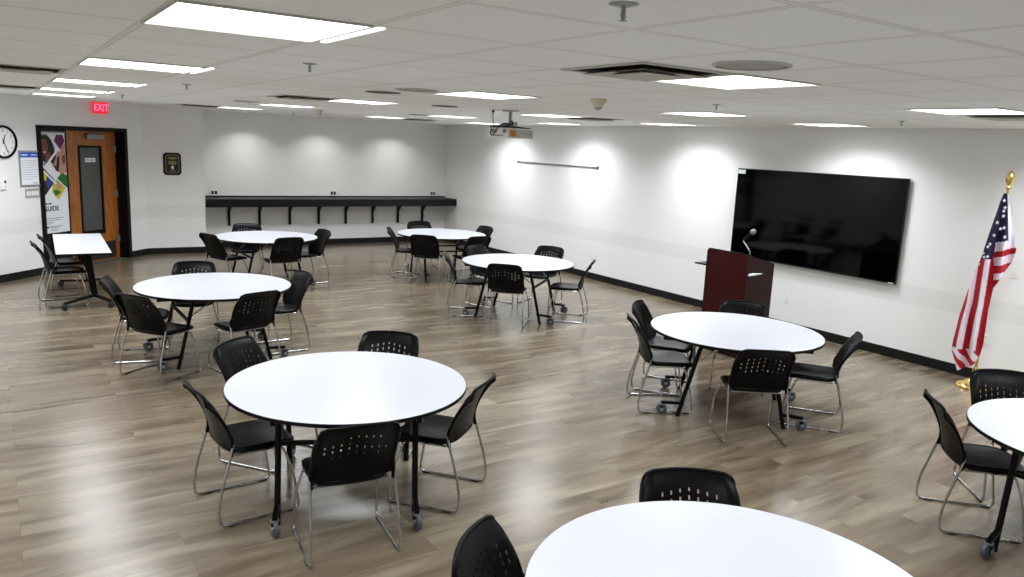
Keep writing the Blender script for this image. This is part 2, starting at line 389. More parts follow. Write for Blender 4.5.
# framed notice
nf = on_door_wall('framed_notice', .645, 1.635)
tag(nf, 'silver framed paper notice with a blue header above the light switches', 'notice')
w, h = .175, .245
MB().box(-w, w, -.004, 0, -h, h).build('sheet', 'paper', nf)
MB().box(-w-.018, -w, -.018, 0, -h-.018, h+.018).box(w, w+.018, -.018, 0, -h-.018, h+.018).box(-w, w, -.018, 0, h, h+.018).box(-w, w, -.018, 0, -h-.018, -h).build('frame', 'silver', nf)
MB().box(-w+.004, w-.004, -.0055, -.004, h-.085, h-.008).build('header', 'paper_blue', nf)
MB().box(-w+.03, -w+.15, -.0065, -.0055, h-.055, h-.04, 'paper').box(.04, w-.03, -.0065, -.0055, h-.055, h-.04, 'paper').build('header_print', 'paper', nf)
tx = MB()
for i in range(9):
    z = .11-i*.034; tx.box(-w+.03, w-.03-(.08 if i in (3, 8) else .01*(i % 3)), -.005, -.004, z, z+.004, 'ink_grey')
tx.box(.05, .14, -.005, -.004, -h+.02, -h+.028, 'ink')
tx.build('small_print', 'ink_grey', nf)

sw = on_door_wall('light_switch', .665, 1.262)
tag(sw, 'wide metal wall plate with five white light switches below the framed notice', 'light switch')
MB().box(-.135, .135, -.006, 0, -.07, .07).build('plate', 'disc_grey', sw, bevel=.003)
for i in range(5): MB().box(-.112+i*.047, -.112+i*.047+.034, -.012, -.006, -.034, .034).build('rocker', 'white_plastic', sw, bevel=.002)
th = on_door_wall('thermostat', .14, 1.425)
tag(th, 'small white thermostat on the wall below the clock', 'thermostat')
MB().box(-.06, .06, -.028, 0, -.085, .085).build('housing', 'white_plastic', th, bevel=.006)
MB().box(.005, .04, -.030, -.028, .01, .045).build('display', 'ink', th); MB().box(.015, .035, -.030, -.028, -.05, -.035).build('button', 'ink_grey', th)

# exit sign
ex = on_door_wall('exit_sign', 2.135, 2.605, -.06)
tag(ex, 'glowing red EXIT sign hanging from the ceiling above the door', 'exit sign')
MB().box(-.165, .165, -.012, .012, -.095, .085).build('housing', 'exit_face', ex, bevel=.003)
MB().box(-.17, .17, -.02, .02, .085, .0875).box(-.03, .03, -.01, .01, .085, .088).build('ceiling_mount', 'light_grey', ex)
text('lettering', 'EXIT', .165, 'exit_letter', ex, (0, -.014, -.006), ext=.002, bold=.002)

# plaque
pq = empty('wall_plaque', (2.775, YS, 1.675)); tag(pq, 'black octagonal plaque with gold lettering on the wall right of the door', 'plaque')
def octo(w, h, c): return [(-w+c, -h), (w-c, -h), (w, -h+c), (w, h-c), (w-c, h), (-w+c, h), (-w, h-c), (-w, -h+c)]
MB().plate(octo(.155, .205, .04), -.02, 0).build('board', 'black_trim', pq, bevel=.003)
MB().plate(octo(.118, .168, .03), -.022, -.02, 'gold_ink').plate(octo(.110, .160, .028), -.023, -.02, 'ink').build('gold_border', 'gold_ink', pq)
tx = MB()
for z, w in ((.115, .075), (.10, .085), (.085, .05), (.045, .06), (.025, .075), (.008, .08), (-.01, .06), (-.13, .05)): tx.box(-w, w, -.0242, -.023, z, z+.009, 'gold_ink')
tx.plate([(-.02, -.09), (.018, -.10), (.024, -.05), (.01, -.03), (-.012, -.035), (-.022, -.06)], -.0242, -.023, 'paper')
tx.build('engraving', 'gold_ink', pq)

# ------------------------------------------------------------------ wall counter with brackets
ct = empty('wall_counter', (0, 0, 0)); tag(ct, 'long black wall mounted counter along the back wall', 'counter')
MB().box(3.345, XR-.004, YB-.60, YB-.002, .985, 1.022).build('worktop', 'black_counter', ct, bevel=.004)
MB().box(3.345, XR-.004, YB-.602, YB-.58, .865, .985).build('fascia', 'black_counter', ct, bevel=.003)
MB().box(3.345, XR-.004, YB-.022, YB-.002, 1.022, 1.085-.04).build('back_lip', 'black_counter', ct)
pr = None
for x in (3.912, 4.522, 5.152, 5.779, 6.391, 7.021, 7.643, 8.26):
    if pr is None:
        pr = MB().box(-.022, .022, YB-.045, YB-.002, .44, .985).box(-.022, .022, YB-.5, YB-.045, .935, .985)
        pr.add([(-.012, YB-.045, .70), (.012, YB-.045, .70), (.012, YB-.045, .935), (-.012, YB-.045, .935), (-.012, YB-.33, .935), (.012, YB-.33, .935)],
               [(0, 4, 3), (1, 2, 5), (0, 1, 5, 4)], None)
        pr = pr.build('bracket', 'black_steel', ct, bevel=.002); o = pr
    else: o = pr.copy(); COL.objects.link(o)
    o.location.x = x

def wall_plate(name, loc, rz, label, kind, group=None):
    p = empty(name, loc, rz); tag(p, label, 'light switch' if kind == 'switch' else 'outlet', group)
    w = .058 if kind == 'double' else .037
    MB().box(-w, w, -.006, 0, -.06, .06).build('cover_plate', 'white_plastic', p, bevel=.002)
    if kind == 'switch': MB().box(-.008, .008, -.014, -.006, -.014, .014).build('toggle', 'white_plastic', p)
    else:
        for z in (-.027, .027):
            for x in ((-.027, .027) if kind == 'double' else (0,)):
                rc = MB().box(x-.016, x+.016, -.009, -.006, z-.017, z+.017, 'white_plastic').box(x-.008, x-.006, -.0095, -.009, z-.005, z+.008, 'ink_grey').box(x+.006, x+.008, -.0095, -.009, z-.005, z+.008, 'ink_grey')
                rc.build('socket', 'light_grey', p)
    return p
for x, l in ((3.64, 'left end'), (6.107, 'middle'), (8.529, 'right end')):
    p = empty('power_outlet', (x, YB, 1.105)); tag(p, 'white power outlet with dark sockets just above the %s of the black wall counter' % l, 'outlet', 'outlets above the wall counter')
    MB().box(-.075, .075, -.02, 0, -.055, .055).build('cover_plate', 'white_plastic', p, bevel=.003)
    MB().box(-.055, -.008, -.023, -.02, -.03, .035).build('socket', 'ink', p); MB().box(.008, .055, -.023, -.02, -.03, .035).build('socket', 'ink', p)
wall_plate('power_outlet', (5.285, YB, .45), 0, 'white outlet low on the back wall below the black counter', 'single')
wall_plate('power_outlet', (XR, 6.49, .433), -PI/2, 'white outlet on the right wall under the television, beside the lectern', 'single')
wall_plate('light_switch', (XR, 3.751, 1.227), -PI/2, 'white switch plate on the right wall just right of the flag', 'switch')
wall_plate('light_switch', (XR, 4.12, 1.225), -PI/2, 'white wall plate half hidden behind the left edge of the flag', 'switch')
wall_plate('power_outlet', (XR, 3.928, .458), -PI/2, 'white outlet low on the wall, half hidden behind the bottom of the flag', 'single')

# rail on the right wall
rl = empty('wall_rail', (XR, 11.87, 1.978), -PI/2); tag(rl, 'thin grey metal hanging rail high on the white wall under the projector', 'rail')
MB().box(-1.24, 1.24, -.025, 0, -.012, .012).build('bar', 'grey_steel', rl, bevel=.003)
for s in (-1, 1): MB().box(s*1.25-.018, s*1.25+.018, -.03, 0, -.02, .02).build('end_cap', 'dark_metal', rl, bevel=.003)

# ------------------------------------------------------------------ television
tv = empty('television', (XR, 6.235, 1.503), -PI/2); tag(tv, 'very large black flat screen television mounted on the white wall', 'television')
w, h = 1.252, .622
MB().box(-w, w, -.055, -.03, -h, h).build('housing', 'tv_frame', tv, bevel=.004)
MB().box(-w+.012, w-.012, -.0565, -.055, -h+.02, h-.012).build('screen', 'tv_screen', tv)
MB().box(-.5, .5, -.03, 0, -.25, .25).build('wall_mount', 'tv_frame', tv)
st = MB().box(-w+.012, -w+.14, -.058, -.0565, h-.075, h-.02).build('sticker', 'paper', tv); st['label'] = 'small white sticker'
MB().box(w-.095, w-.03, -.058, -.0565, -h+.005, -h+.017).build('maker_badge', 'white_plastic', tv)
MB().box(-w, w, -.0575, -.054, -h, -h+.006).build('bottom_edge', 'grey_steel', tv)

# ------------------------------------------------------------------ lectern: front faces -X
le = empty('lectern', (0, 0, 0)); tag(le, 'dark red mahogany lectern in front of the television', 'lectern')
x0, x1, y0, y1, zf, zb = 6.985, 7.455, 5.685, 6.28, 1.20, 1.09
MB().box(x0, x0+.02, y0, y1, .04, zf).build('front_panel', 'mahogany', le, bevel=.002)
def side(y): return MB().add([(x, yy, z) for yy in (y, y+.02) for x, z in ((x0+.02, .04), (x1, .04), (x1, zb), (x0+.02, zf))],
                            [(0, 1, 2, 3), (7, 6, 5, 4), (0, 4, 5, 1), (1, 5, 6, 2), (2, 6, 7, 3), (3, 7, 4, 0)])
side(y0).build('side_panel', 'mahogany_side', le); side(y1-.02).build('side_panel', 'mahogany_side', le)
sl = (zb-zf)/(x1-x0)
MB().add([(x, y, zf-.035+sl*(x-x0)+dz) for dz in (0, .02) for x, y in ((x0+.02, y0+.02), (x1-.01, y0+.02), (x1-.01, y1-.02), (x0+.02, y1-.02))],
         [(3, 2, 1, 0), (4, 5, 6, 7), (0, 1, 5, 4), (1, 2, 6, 5), (2, 3, 7, 6), (3, 0, 4, 7)]).build('reading_surface', 'mahogany', le)
MB().box(x0+.02, x1-.03, y0+.02, y1-.02, .55, .57).build('shelf', 'mahogany', le)
MB().tube(rounded([(x0+.01, y0+.01, zf+.004), (x0+.01, y1+.004, zf+.006), (x0+.01, y1+.006, .04)], .04), .011, 8).build('edge_trim', 'black_edge', le)
MB().box(x0, x1, y0, y1, 0.002, .04).build('base', 'black_edge', le)
MB().box(x0+.03, x0+.40, y1, y1+.22, .992, 1.008).build('fold_out_shelf', 'black_edge', le)
MB().add([(x, y, z) for y in (y0-.003, y0) for x, z in ((7.14, .985), (7.44, .985), (7.44, 1.005), (7.30, 1.0))], [(0, 1, 2, 3), (7, 6, 5, 4), (0, 4, 5, 1), (1, 5, 6, 2), (2, 6, 7, 3), (3, 7, 4, 0)]).build('side_slot', 'black_edge', le)
pp = MB().add([(x, y, z) for y in (y0-.03, y0-.001) for x, z in ((7.015, .972), (7.10, .975), (7.235, .988), (7.10, .997), (7.02, .993))],
              [(0, 1, 2, 3, 4), (9, 8, 7, 6, 5)]+[(i, 5+i, 5+(i+1) % 5, (i+1) % 5) for i in range(5)]).build('slot_reflection', 'paper', le)  # white reflection at the hand pull, modelled as a pale solid
mc = empty('microphone', (7.10, 5.76, 1.17)); tag(mc, 'gooseneck microphone with a silver round head standing on the lectern', 'microphone')
MB().lathe([(.026, -.0), (.026, .012), (.012, .016), (.012, .03)], 20).build('base', 'black_edge', mc)
MB().tube(catmull([(0, 0, .02), (0, .005, .06), (0, .055, .12), (0, .105, .165), (0, .10, .19)], 6), .006, 8).build('gooseneck', 'grey_steel', mc)
hv = Vector((0, -.13, .12)).normalized(); HM = Matrix.Translation((0, .10, .185)) @ Vector((0, 0, 1)).rotation_difference(hv).to_matrix().to_4x4()
MB().lathe([(.012, 0), (.014, .03), (.017, .11), (.02, .125)], 16, None, HM).build('handle', 'black_plastic', mc)
MB().lathe([(.018, .122), (.027, .135), (.031, .155), (.027, .175), (.015, .188), (.003, .192)], 20, None, HM).build('grille', 'silver', mc)

# ------------------------------------------------------------------ flag
FP = Vector((8.52, 3.84, 0))
fe = Vector((.411, -.912, 0)); fn = Vector((.912, .411, 0))
FM = Matrix.Translation(FP) @ Matrix(((fe.x, fn.x, 0, 0), (fe.y, fn.y, 0, 0), (0, 0, 1, 0), (0, 0, 0, 1)))
fl_pole = bpy.data.objects.new('flag_stand', None); COL.objects.link(fl_pole); fl_pole.matrix_world = FM @ Matrix.Rotation(.018, 4, 'Y')
tag(fl_pole, 'golden flag pole with a brass floor stand carrying the flag', 'flag stand')
MB().lathe([(.0, .0), (.17, .0), (.17, .015), (.15, .035), (.09, .055), (.045, .09), (.03, .14), (.026, .20), (.018, .22)], 40, None, None, cap=False).build('base', 'brass', fl_pole)
MB().lathe([(.013, .15), (.013, 2.10)], 14).build('pole', 'oak_pole', fl_pole)
MB().lathe([(.014, 2.08), (.03, 2.10), (.014, 2.115), (.016, 2.13), (.036, 2.16), (.044, 2.20), (.036, 2.24), (.018, 2.262), (.004, 2.28)], 18).build('finial', 'brass', fl_pole)
fg = bpy.data.objects.new('flag', None); COL.objects.link(fg); fg.matrix_world = FM
tag(fg, 'red white and blue American flag draped down its pole against the white wall', 'flag')
Lp = [(2.046, .006), (1.98, -.008), (1.70, -.055), (1.362, -.105), (1.216, -.137), (.987, -.18), (.767, -.215), (.495, -.236), (.369, -.241), (.25, -.19), (.176, -.16)]
Rp = [(2.042, .042), (1.778, .111), (1.582, .157), (1.494, .185), (1.364, .165), (1.22, .105), (1.081, .044), (.842, .030), (.491, .034), (.36, .022), (.27, -.01), (.176, -.13)]
def interp(T, z):
    if z >= T[0][0]: return T[0][1]
    for (za, a), (zb_, b) in zip(T, T[1:]):
        if za >= z >= zb_: return a+(b-a)*(za-z)/(za-zb_)
    return T[-1][1]
def inside(poly, x, y):
    c = False; n = len(poly)
    for i in range(n):
        (xa, ya), (xb, yb) = poly[i], poly[(i+1) % n]
        if (ya > y) != (yb > y) and x < (xb-xa)*(y-ya)/(yb-ya)+xa: c = not c
    return c
canton = [(-.01, 2.08), (.03, 2.08), (.075, 1.80), (.109, 1.582), (.005, 1.546), (.003, 1.432), (-.007, 1.374), (-.103, 1.362), (-.152, 1.18), (-.20, 1.30)]
def fcol(u, z):
    if inside(canton, u, z): return 'flag_blue'
    if z > 1.56: return 'flag_hem'
    bl = .005+(1.43-z)*.11     # fold between the upper lobe and the hanging body
    if z > 1.02 and u > bl:
        zz = z-.39*u
        return 'flag_red' if (1.385 < zz < 1.447 or 1.215 < zz < 1.297 or 1.0 < zz < 1.15) else 'flag_white'
    d = .034-u
    if z < .40: d = d*.8+(.40-z)*.55
    k = d/max(.05, (.034-interp(Lp, z))/4.6)
    return 'flag_red' if int(k) % 2 == 0 else 'flag_white'
def fdep(u, z):
    amp = .012+.028*min(1, (2.05-z)/.8)
    d = -.078+amp*math.sin((.034-u)/.125*2*PI+.6)+.012*math.sin(u*60+z*4)
    bl = .005+(1.43-z)*.11
    if z > 1.02: d -= .035*max(0, min(1, (u-bl)/.03))*min(1, (z-1.02)/.15)
    return d
NU, NZ = 72, 180
vs = []; fs = []; ms = []
for j in range(NZ+1):
    z = 2.046-(2.046-.176)*j/NZ; l, r = interp(Lp, z), interp(Rp, z)
    for i in range(NU+1):
        u = l+(r-l)*i/NU; vs.append((u, fdep(u, z), z))
mb = MB()
for j in range(NZ):
    for i in range(NU):
        a = j*(NU+1)+i; f = (a, a+NU+1, a+NU+2, a+1); fs.append(f)
        c = [sum(vs[k][t] for k in f)/4 for t in (0, 2)]; ms.append(fcol(*c))
mb.v = vs; mb.f = fs; mb.sm = [True]*len(fs); mb.mi = [mb._m(k) for k in ms]
cloth = mb.build('cloth', None, fg)
so = cloth.modifiers.new('thickness', 'SOLIDIFY'); so.thickness = .003
def px2uz(x, y):    # stars, given as (column, row) inside the canton, metres
    return x, y
for (u, z) in ((.036, 1.905), (.030, 1.87), (.034, 1.82), (.055, 1.705), (.026, 1.69), (.073, 1.615), (-.010, 1.75), (-.043, 1.53), (-.058, 1.50), (-.048, 1.40), (-.078, 1.39), (-.088, 1.425), (-.02, 1.62), (-.115, 1.31), (-.135, 1.24), (.02, 1.975)):
    rs = .022; pts = []
    for k in range(10):
        a = PI/2+k*PI/5; rr_ = rs if k % 2 == 0 else rs*.42; pts.append((u+rr_*math.cos(a)*.8, z+rr_*math.sin(a)))
    y = min(fdep(u+du, z) for du in (-.012, 0, .012))
    MB().plate(pts, y-.006, y-.004).build('star', 'flag_white', cloth)

# ------------------------------------------------------------------ ceiling fixtures
def cell(a, b): return (GX+(a+.5)*SX, GY-(b+.5)*SY)     # centre of a ceiling tile
lamp0 = empty('ceiling_light', (0, 0, HC))
ad = bpy.data.lights.new('lamp_tubes', 'AREA'); ad.shape = 'SQUARE'; ad.size = .62; ad.energy = LAMP_W; ad.color = (.93, .97, 1.0); ad.spread = math.radians(LAMP_SPREAD)
ao = bpy.data.objects.new('lamp_tubes', ad); COL.objects.link(ao); ao.parent = lamp0; ao.location = (0, 0, -.009)
hw, hh = .328, .328
MB().box(-hw, hw, -hh, -hh+.008, -.008, -.0005).box(-hw, hw, hh-.008, hh, -.008, -.0005).box(-hw, -hw+.008, -hh+.008, hh-.008, -.008, -.0005).box(hw-.008, hw, -hh+.008, hh-.008, -.008, -.0005).build('frame', 'vent_white', lamp0)
MB().box(-hw+.008, hw-.008, -hh+.008, hh-.008, -.004, -.001).build('diffuser', 'lamp', lamp0)
def lamp(first, x, y, label, strip=False):
    global lamp0
    o = lamp0 if first else copy_tree(lamp0)
    o.location = (x, y, HC); tag(o, label, 'ceiling light', 'square ceiling light panels'); return o
rows = ['nearest to the camera', 'second from the camera', 'third from the camera', 'fourth from the camera', 'fifth from the camera']
rowb = [1, -3, -7, -11, -15]
first = True
LAMPS = []
for a, who in ((-1, 'leftmost row'), (3, 'second row from the left'), (7, 'third row from the left'), (10.2, 'row along the right wall')):
    for k, bb in enumerate(rowb):
        if a == -1 and k == 3: bb = -10.4
        if a == -1 and k == 4: bb = -13.4
        if k == 4 and a > 0: bb = -14.8
        if a == 10.2 and k == 0: lab = 'lit square ceiling panel over the right wall beyond the flag'; 
        else: lab = 'lit ceiling panel %s in the %s' % (rows[k] if a != 10.2 else ['', 'nearest to the camera', 'second from the camera', 'third from the camera', 'farthest'][k], who)
        x, y = cell(a, bb); o = lamp(first, x, y, lab); LAMPS.append((a, k, o)); first = False
for a, bb in ((-5, -11), (-5, -7), (-5, -3), (-5, 1), (-5, 5), (-1, 5), (3, 5), (7, 5), (10.4, 5)):
    x, y = cell(a, bb) if (a, bb) != (-5, -11) else (-.95, 11.25)  # one unseen panel is moved off the grid to brighten the clock wall
    o = lamp(False, x, y, 'lit square ceiling panel outside the view'); o['group'] = 'ceiling light panels outside the view'
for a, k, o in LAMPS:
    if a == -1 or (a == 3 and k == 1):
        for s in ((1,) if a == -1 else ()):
            MB().box(hw+.03, hw+.055, -hh+.03, hh-.03, -.006, -.0005).build('side_reflection', 'reflection_strip', o)  # glowing strip imitates the lamp's reflection in its glossy frame

vent0 = empty('ceiling_vent', (0, 0, HC))
def ring(a, b, z0, z1, m=None, mb=None):
    mb = mb or MB()
    return mb.box(-a, a, -a, -b, z0, z1, m).box(-a, a, b, a, z0, z1, m).box(-a, -b, -b, b, z0, z1, m).box(b, a, -b, b, z0, z1, m)
MB().box(-.29, .29, -.29, .29, -.002, -.0005).build('cavity_shade', 'vent_dark', vent0)  # flat dark plate stands in for the shade inside the vent
ring(.305, .275, -.007, -.0005).build('frame', 'vent_white', vent0)
def cone(a, b, z0, z1, t=.002):      # square ring flaring outward from half-size a (top) to b (bottom)
    vs = []
    for (h_, z) in ((a, z0), (b, z1), (b, z1-t), (a, z0-t)): vs += [(-h_, -h_, z), (h_, -h_, z), (h_, h_, z), (-h_, h_, z)]
    fs = []
    for k in range(4):
        for i in range(4): j = (i+1) % 4; n = (k+1) % 4; fs.append((k*4+i, k*4+j, n*4+j, n*4+i))
    return MB().add(vs, fs)
cone(.165, .225, -.002, -.022).build('louvre', 'vent_white', vent0)
cone(.065, .125, -.002, -.022).build('louvre', 'vent_white', vent0)
MB().box(-.045, .045, -.045, .045, -.014, -.002).build('centre_plate', 'vent_white', vent0)
vl = [((2, 1), 'large air vent with dark slots beside the big lit panel in the middle'),
      ((2, -7), 'square air vent beside a lit panel above the left middle tables'), ((-2, -5), 'dark air vent at the left edge of the ceiling'),
      ((-2, -10.5), 'dark air vent near the clock wall, at the left edge of the ceiling'), ((2, -14.6), 'small looking dark air vent over the plaque wall'),
      ((8, -14.8), 'air vent close to the corner above the end of the black counter'), ((8, -7), 'square air vent behind the projector near the right wall'),
      ((8, 1), 'air vent at the right edge of the ceiling beside a lit panel')]
for i, ((a, bb), lab) in enumerate(vl):
    o = vent0 if i == 0 else copy_tree(vent0)
    x, y = cell(a, bb); o.location = (x, y, HC); tag(o, lab, 'air vent', 'square ceiling air vents')
# round speakers
for i, ((x, y), lab) in enumerate([((2.814, 2.378), 'round grey ceiling speaker grille beside the nearest air vent'), ((2.805, 5.63), 'round grey ceiling speaker grille left of the projector'), ((2.73, 10.249), 'round grey ceiling speaker grille far off above the back left table')]):
    if i == 0:
        sp0 = empty('ceiling_speaker', (0, 0, 0)); MB().lathe([(.172, -.001), (.17, -.007), (.155, -.009)], 40, cap=False).build('rim', 'light_grey', sp0)
        MB().lathe([(.156, -.002), (.156, -.006), (.10, -.008), (.001, -.009)], 40, cap=False).build('grille', 'disc_grey', sp0); o = sp0
    else: o = copy_tree(sp0)
    o.location = (x, y, HC); tag(o, lab, 'speaker', 'round ceiling speakers')
for i, ((x, y), lab) in enumerate([((2.81, 6.28), 'dull round ceiling plate just behind a speaker grille'), ((4.23, 7.8), 'dull round ceiling plate left of the projector'), ((5.5, 10.98), 'dull round ceiling plate far back near the corner')]):
    if i == 0: dk0 = MB().lathe([(.15, -.001), (.148, -.006), (.12, -.008), (.11, -.004), (.001, -.003)], 36, cap=False).build('ceiling_plate', 'plate_grey'); o = dk0
    else: o = dk0.copy(); COL.objects.link(o)
    o.location = (x, y, HC); tag(o, lab, 'ceiling plate', 'round ceiling plates')
spr = [((1.473, 1.705), 'chrome sprinkler hanging from the ceiling at the top of the view'), ((1.501, 4.342), 'sprinkler head beside the large lit panel on the left'),
       ((1.458, 7.411), 'sprinkler head right of the second lit panel on the left'), ((1.38, 10.827), 'sprinkler head above the exit sign'),
       ((4.679, 14.424), 'sprinkler head in front of the back wall'), ((4.878, 4.435), 'sprinkler head over the lectern side of the room'), ((7.282, 4.283), 'sprinkler head close to the right wall above the flag')]
for i, ((x, y), lab) in enumerate(spr):
    if i == 0:
        o = s0 = empty('sprinkler', (0, 0, 0))
        MB().lathe([(.042, -.0005), (.042, -.002), (.02, -.007), (.012, -.007)], 28, cap=False).build('escutcheon', 'silver', s0)
        MB().lathe([(.007, -.002), (.007, -.022), (.005, -.024), (.0035, -.044)], 12).tube([(.006, 0, -.022), (.009, 0, -.032), (.003, 0, -.044)], .0016, 6).tube([(-.006, 0, -.022), (-.009, 0, -.032), (-.003, 0, -.044)], .0016, 6).build('body', 'grey_steel', s0)
        MB().lathe([(.012, -.044), (.012, -.046)], 16).build('deflector', 'silver', s0)
    else: o = copy_tree(s0)
    o.location = (x, y, HC); tag(o, lab, 'sprinkler', 'ceiling sprinklers')
for i, ((x, y), lab) in enumerate([((4.081, 4.951), 'beige cone shaped sensor on the ceiling in the middle of the room'), ((4.124, 11.482), 'beige cone shaped sensor on the ceiling far off by the back wall')]):
    if i == 0:
        o = c0 = empty('ceiling_sensor', (0, 0, 0))
        MB().lathe([(.066, -.0005), (.066, -.012), (.034, -.062), (.032, -.066)], 28).build('housing', 'off_white', c0)
        MB().lathe([(.030, -.066), (.028, -.078), (.014, -.086), (.002, -.088)], 20, cap=False).build('lens', 'disc_grey', c0)
    else: o = copy_tree(c0)
    o.location = (x, y, HC); tag(o, lab, 'sensor', 'cone shaped ceiling sensors')
for i, (x, lab) in enumerate([(4.25, 'small recessed spotlight at the left end of the back wall'), (5.8, 'small recessed spotlight at the middle of the back wall'), (7.43, 'small recessed spotlight at the right end of the back wall')]):
    if i == 0:
        o = r0 = empty('recessed_spotlight', (0, 0, 0))
        sd = bpy.data.lights.new('spot_bulb', 'AREA'); sd.shape = 'DISK'; sd.size = .1; sd.energy = 7; sd.color = (1, .97, .93); sd.spread = math.radians(120)
        so_ = bpy.data.objects.new('spot_bulb', sd); COL.objects.link(so_); so_.parent = r0; so_.location = (0, 0, -.008)
        MB().lathe([(.075, -.0005), (.075, -.004), (.055, -.006), (.052, -.002)], 28, cap=False).build('trim_ring', 'vent_white', r0)
        MB().lathe([(.052, -.0008), (.052, -.0015)], 24).build('bulb', 'downlight', r0)
    else: o = copy_tree(r0)
    o.location = (x, 15.60, HC); tag(o, lab, 'spotlight', 'recessed spotlights along the back wall')

# projector
pj = empty('projector', (4.90, 7.52, 2.378)); tag(pj, 'white projector hanging from the ceiling on a metal mount', 'projector')
PX, PY, PZ = .36, .44, .112
MB().box(0, PX, 0, PY, 0, PZ).build('case', 'white_plastic', pj, bevel=.008)
MB().box(.005, PX-.006, -.0015, .0, .006, PZ-.012).build('side_cover', 'light_grey', pj)
vm = MB()
for y0_, y1_ in ((.03, .11), (.24, .36)):
    for k in range(6): vm.box(-.002, 0, y0_+k*(y1_-y0_)/6, y0_+(k+.62)*(y1_-y0_)/6, .055, .10)
vm.build('air_vents', 'ink_grey', pj)
pm = MB()
for k in range(6): pm.box(-.002, 0, .10+k*.045, .125+k*.045, .02, .034)
pm.build('connectors', 'ink', pj)
og = MB().box(.03, .115, -.0035, -.0015, .022, .088).build('safety_label', 'orange', pj); og['label'] = 'square orange label'
MB().box(.20, .27, -.003, -.0015, .06, .066).box(.20, .26, -.003, -.0015, .048, .053).box(.29, .32, -.003, -.0015, .03, .06).build('side_print', 'disc_grey', pj)
MB().lathe([(.045, 0), (.045, .025), (.03, .02)], 24, None, Matrix.Translation((PX, .12, .055)) @ Matrix.Rotation(PI/2, 4, 'Y')).build('lens', 'dark_metal', pj)
top = HC-2.378
mo = MB().box(.10, .24, .16, .28, PZ, PZ+.012).lathe([(.02, PZ+.01), (.02, top-.01)], 14, None, Matrix.Translation((.17, .22, 0)))
mo.box(.10, .24, .15, .29, top-.012, top-.0005).box(.09, .13, .18, .26, PZ+.02, PZ+.06).box(.20, .26, .2, .24, PZ+.03, PZ+.075)
for sx_, sy_ in ((-1, -1), (1, -1), (1, 1), (-1, 1)): mo.bar((.17, .22, PZ+.03), (.17+sx_*.13, .22+sy_*.15, PZ+.006), .014, .006)
mo.build('ceiling_mount', 'grey_steel', pj)
cb = MB().tube(catmull([(.0, .36, .10), (-.03, .33, .05), (-.03, .27, .03), (-.025, .22, .07), (.0, .18, .125), (.06, .1, .14), (.12, .15, .17), (.17, .21, .20)], 6), .006, 8)
cb.tube(catmull([(0, .38, PZ+.01), (.02, .25, PZ+.012), (.02, .06, PZ+.014), (.12, .02, PZ+.012), (.24, .015, PZ+.006), (.33, .02, PZ+.0)], 6), .009, 8)
cb.tube(catmull([(.0, .33, top-.002), (.0, .33, .22), (.01, .31, .14), (.04, .25, PZ+.02)], 6), .005, 8)
cb.tube(catmull([(.04, .25, PZ+.02), (.05, .16, PZ+.05), (.12, .1, PZ+.04), (.16, .16, PZ+.08)], 6), .008, 8)
cb.lathe([(.014, top-.03), (.014, top-.001)], 12, None, Matrix.Translation((0, .33, 0)))
cb.build('cables', 'ink', pj)

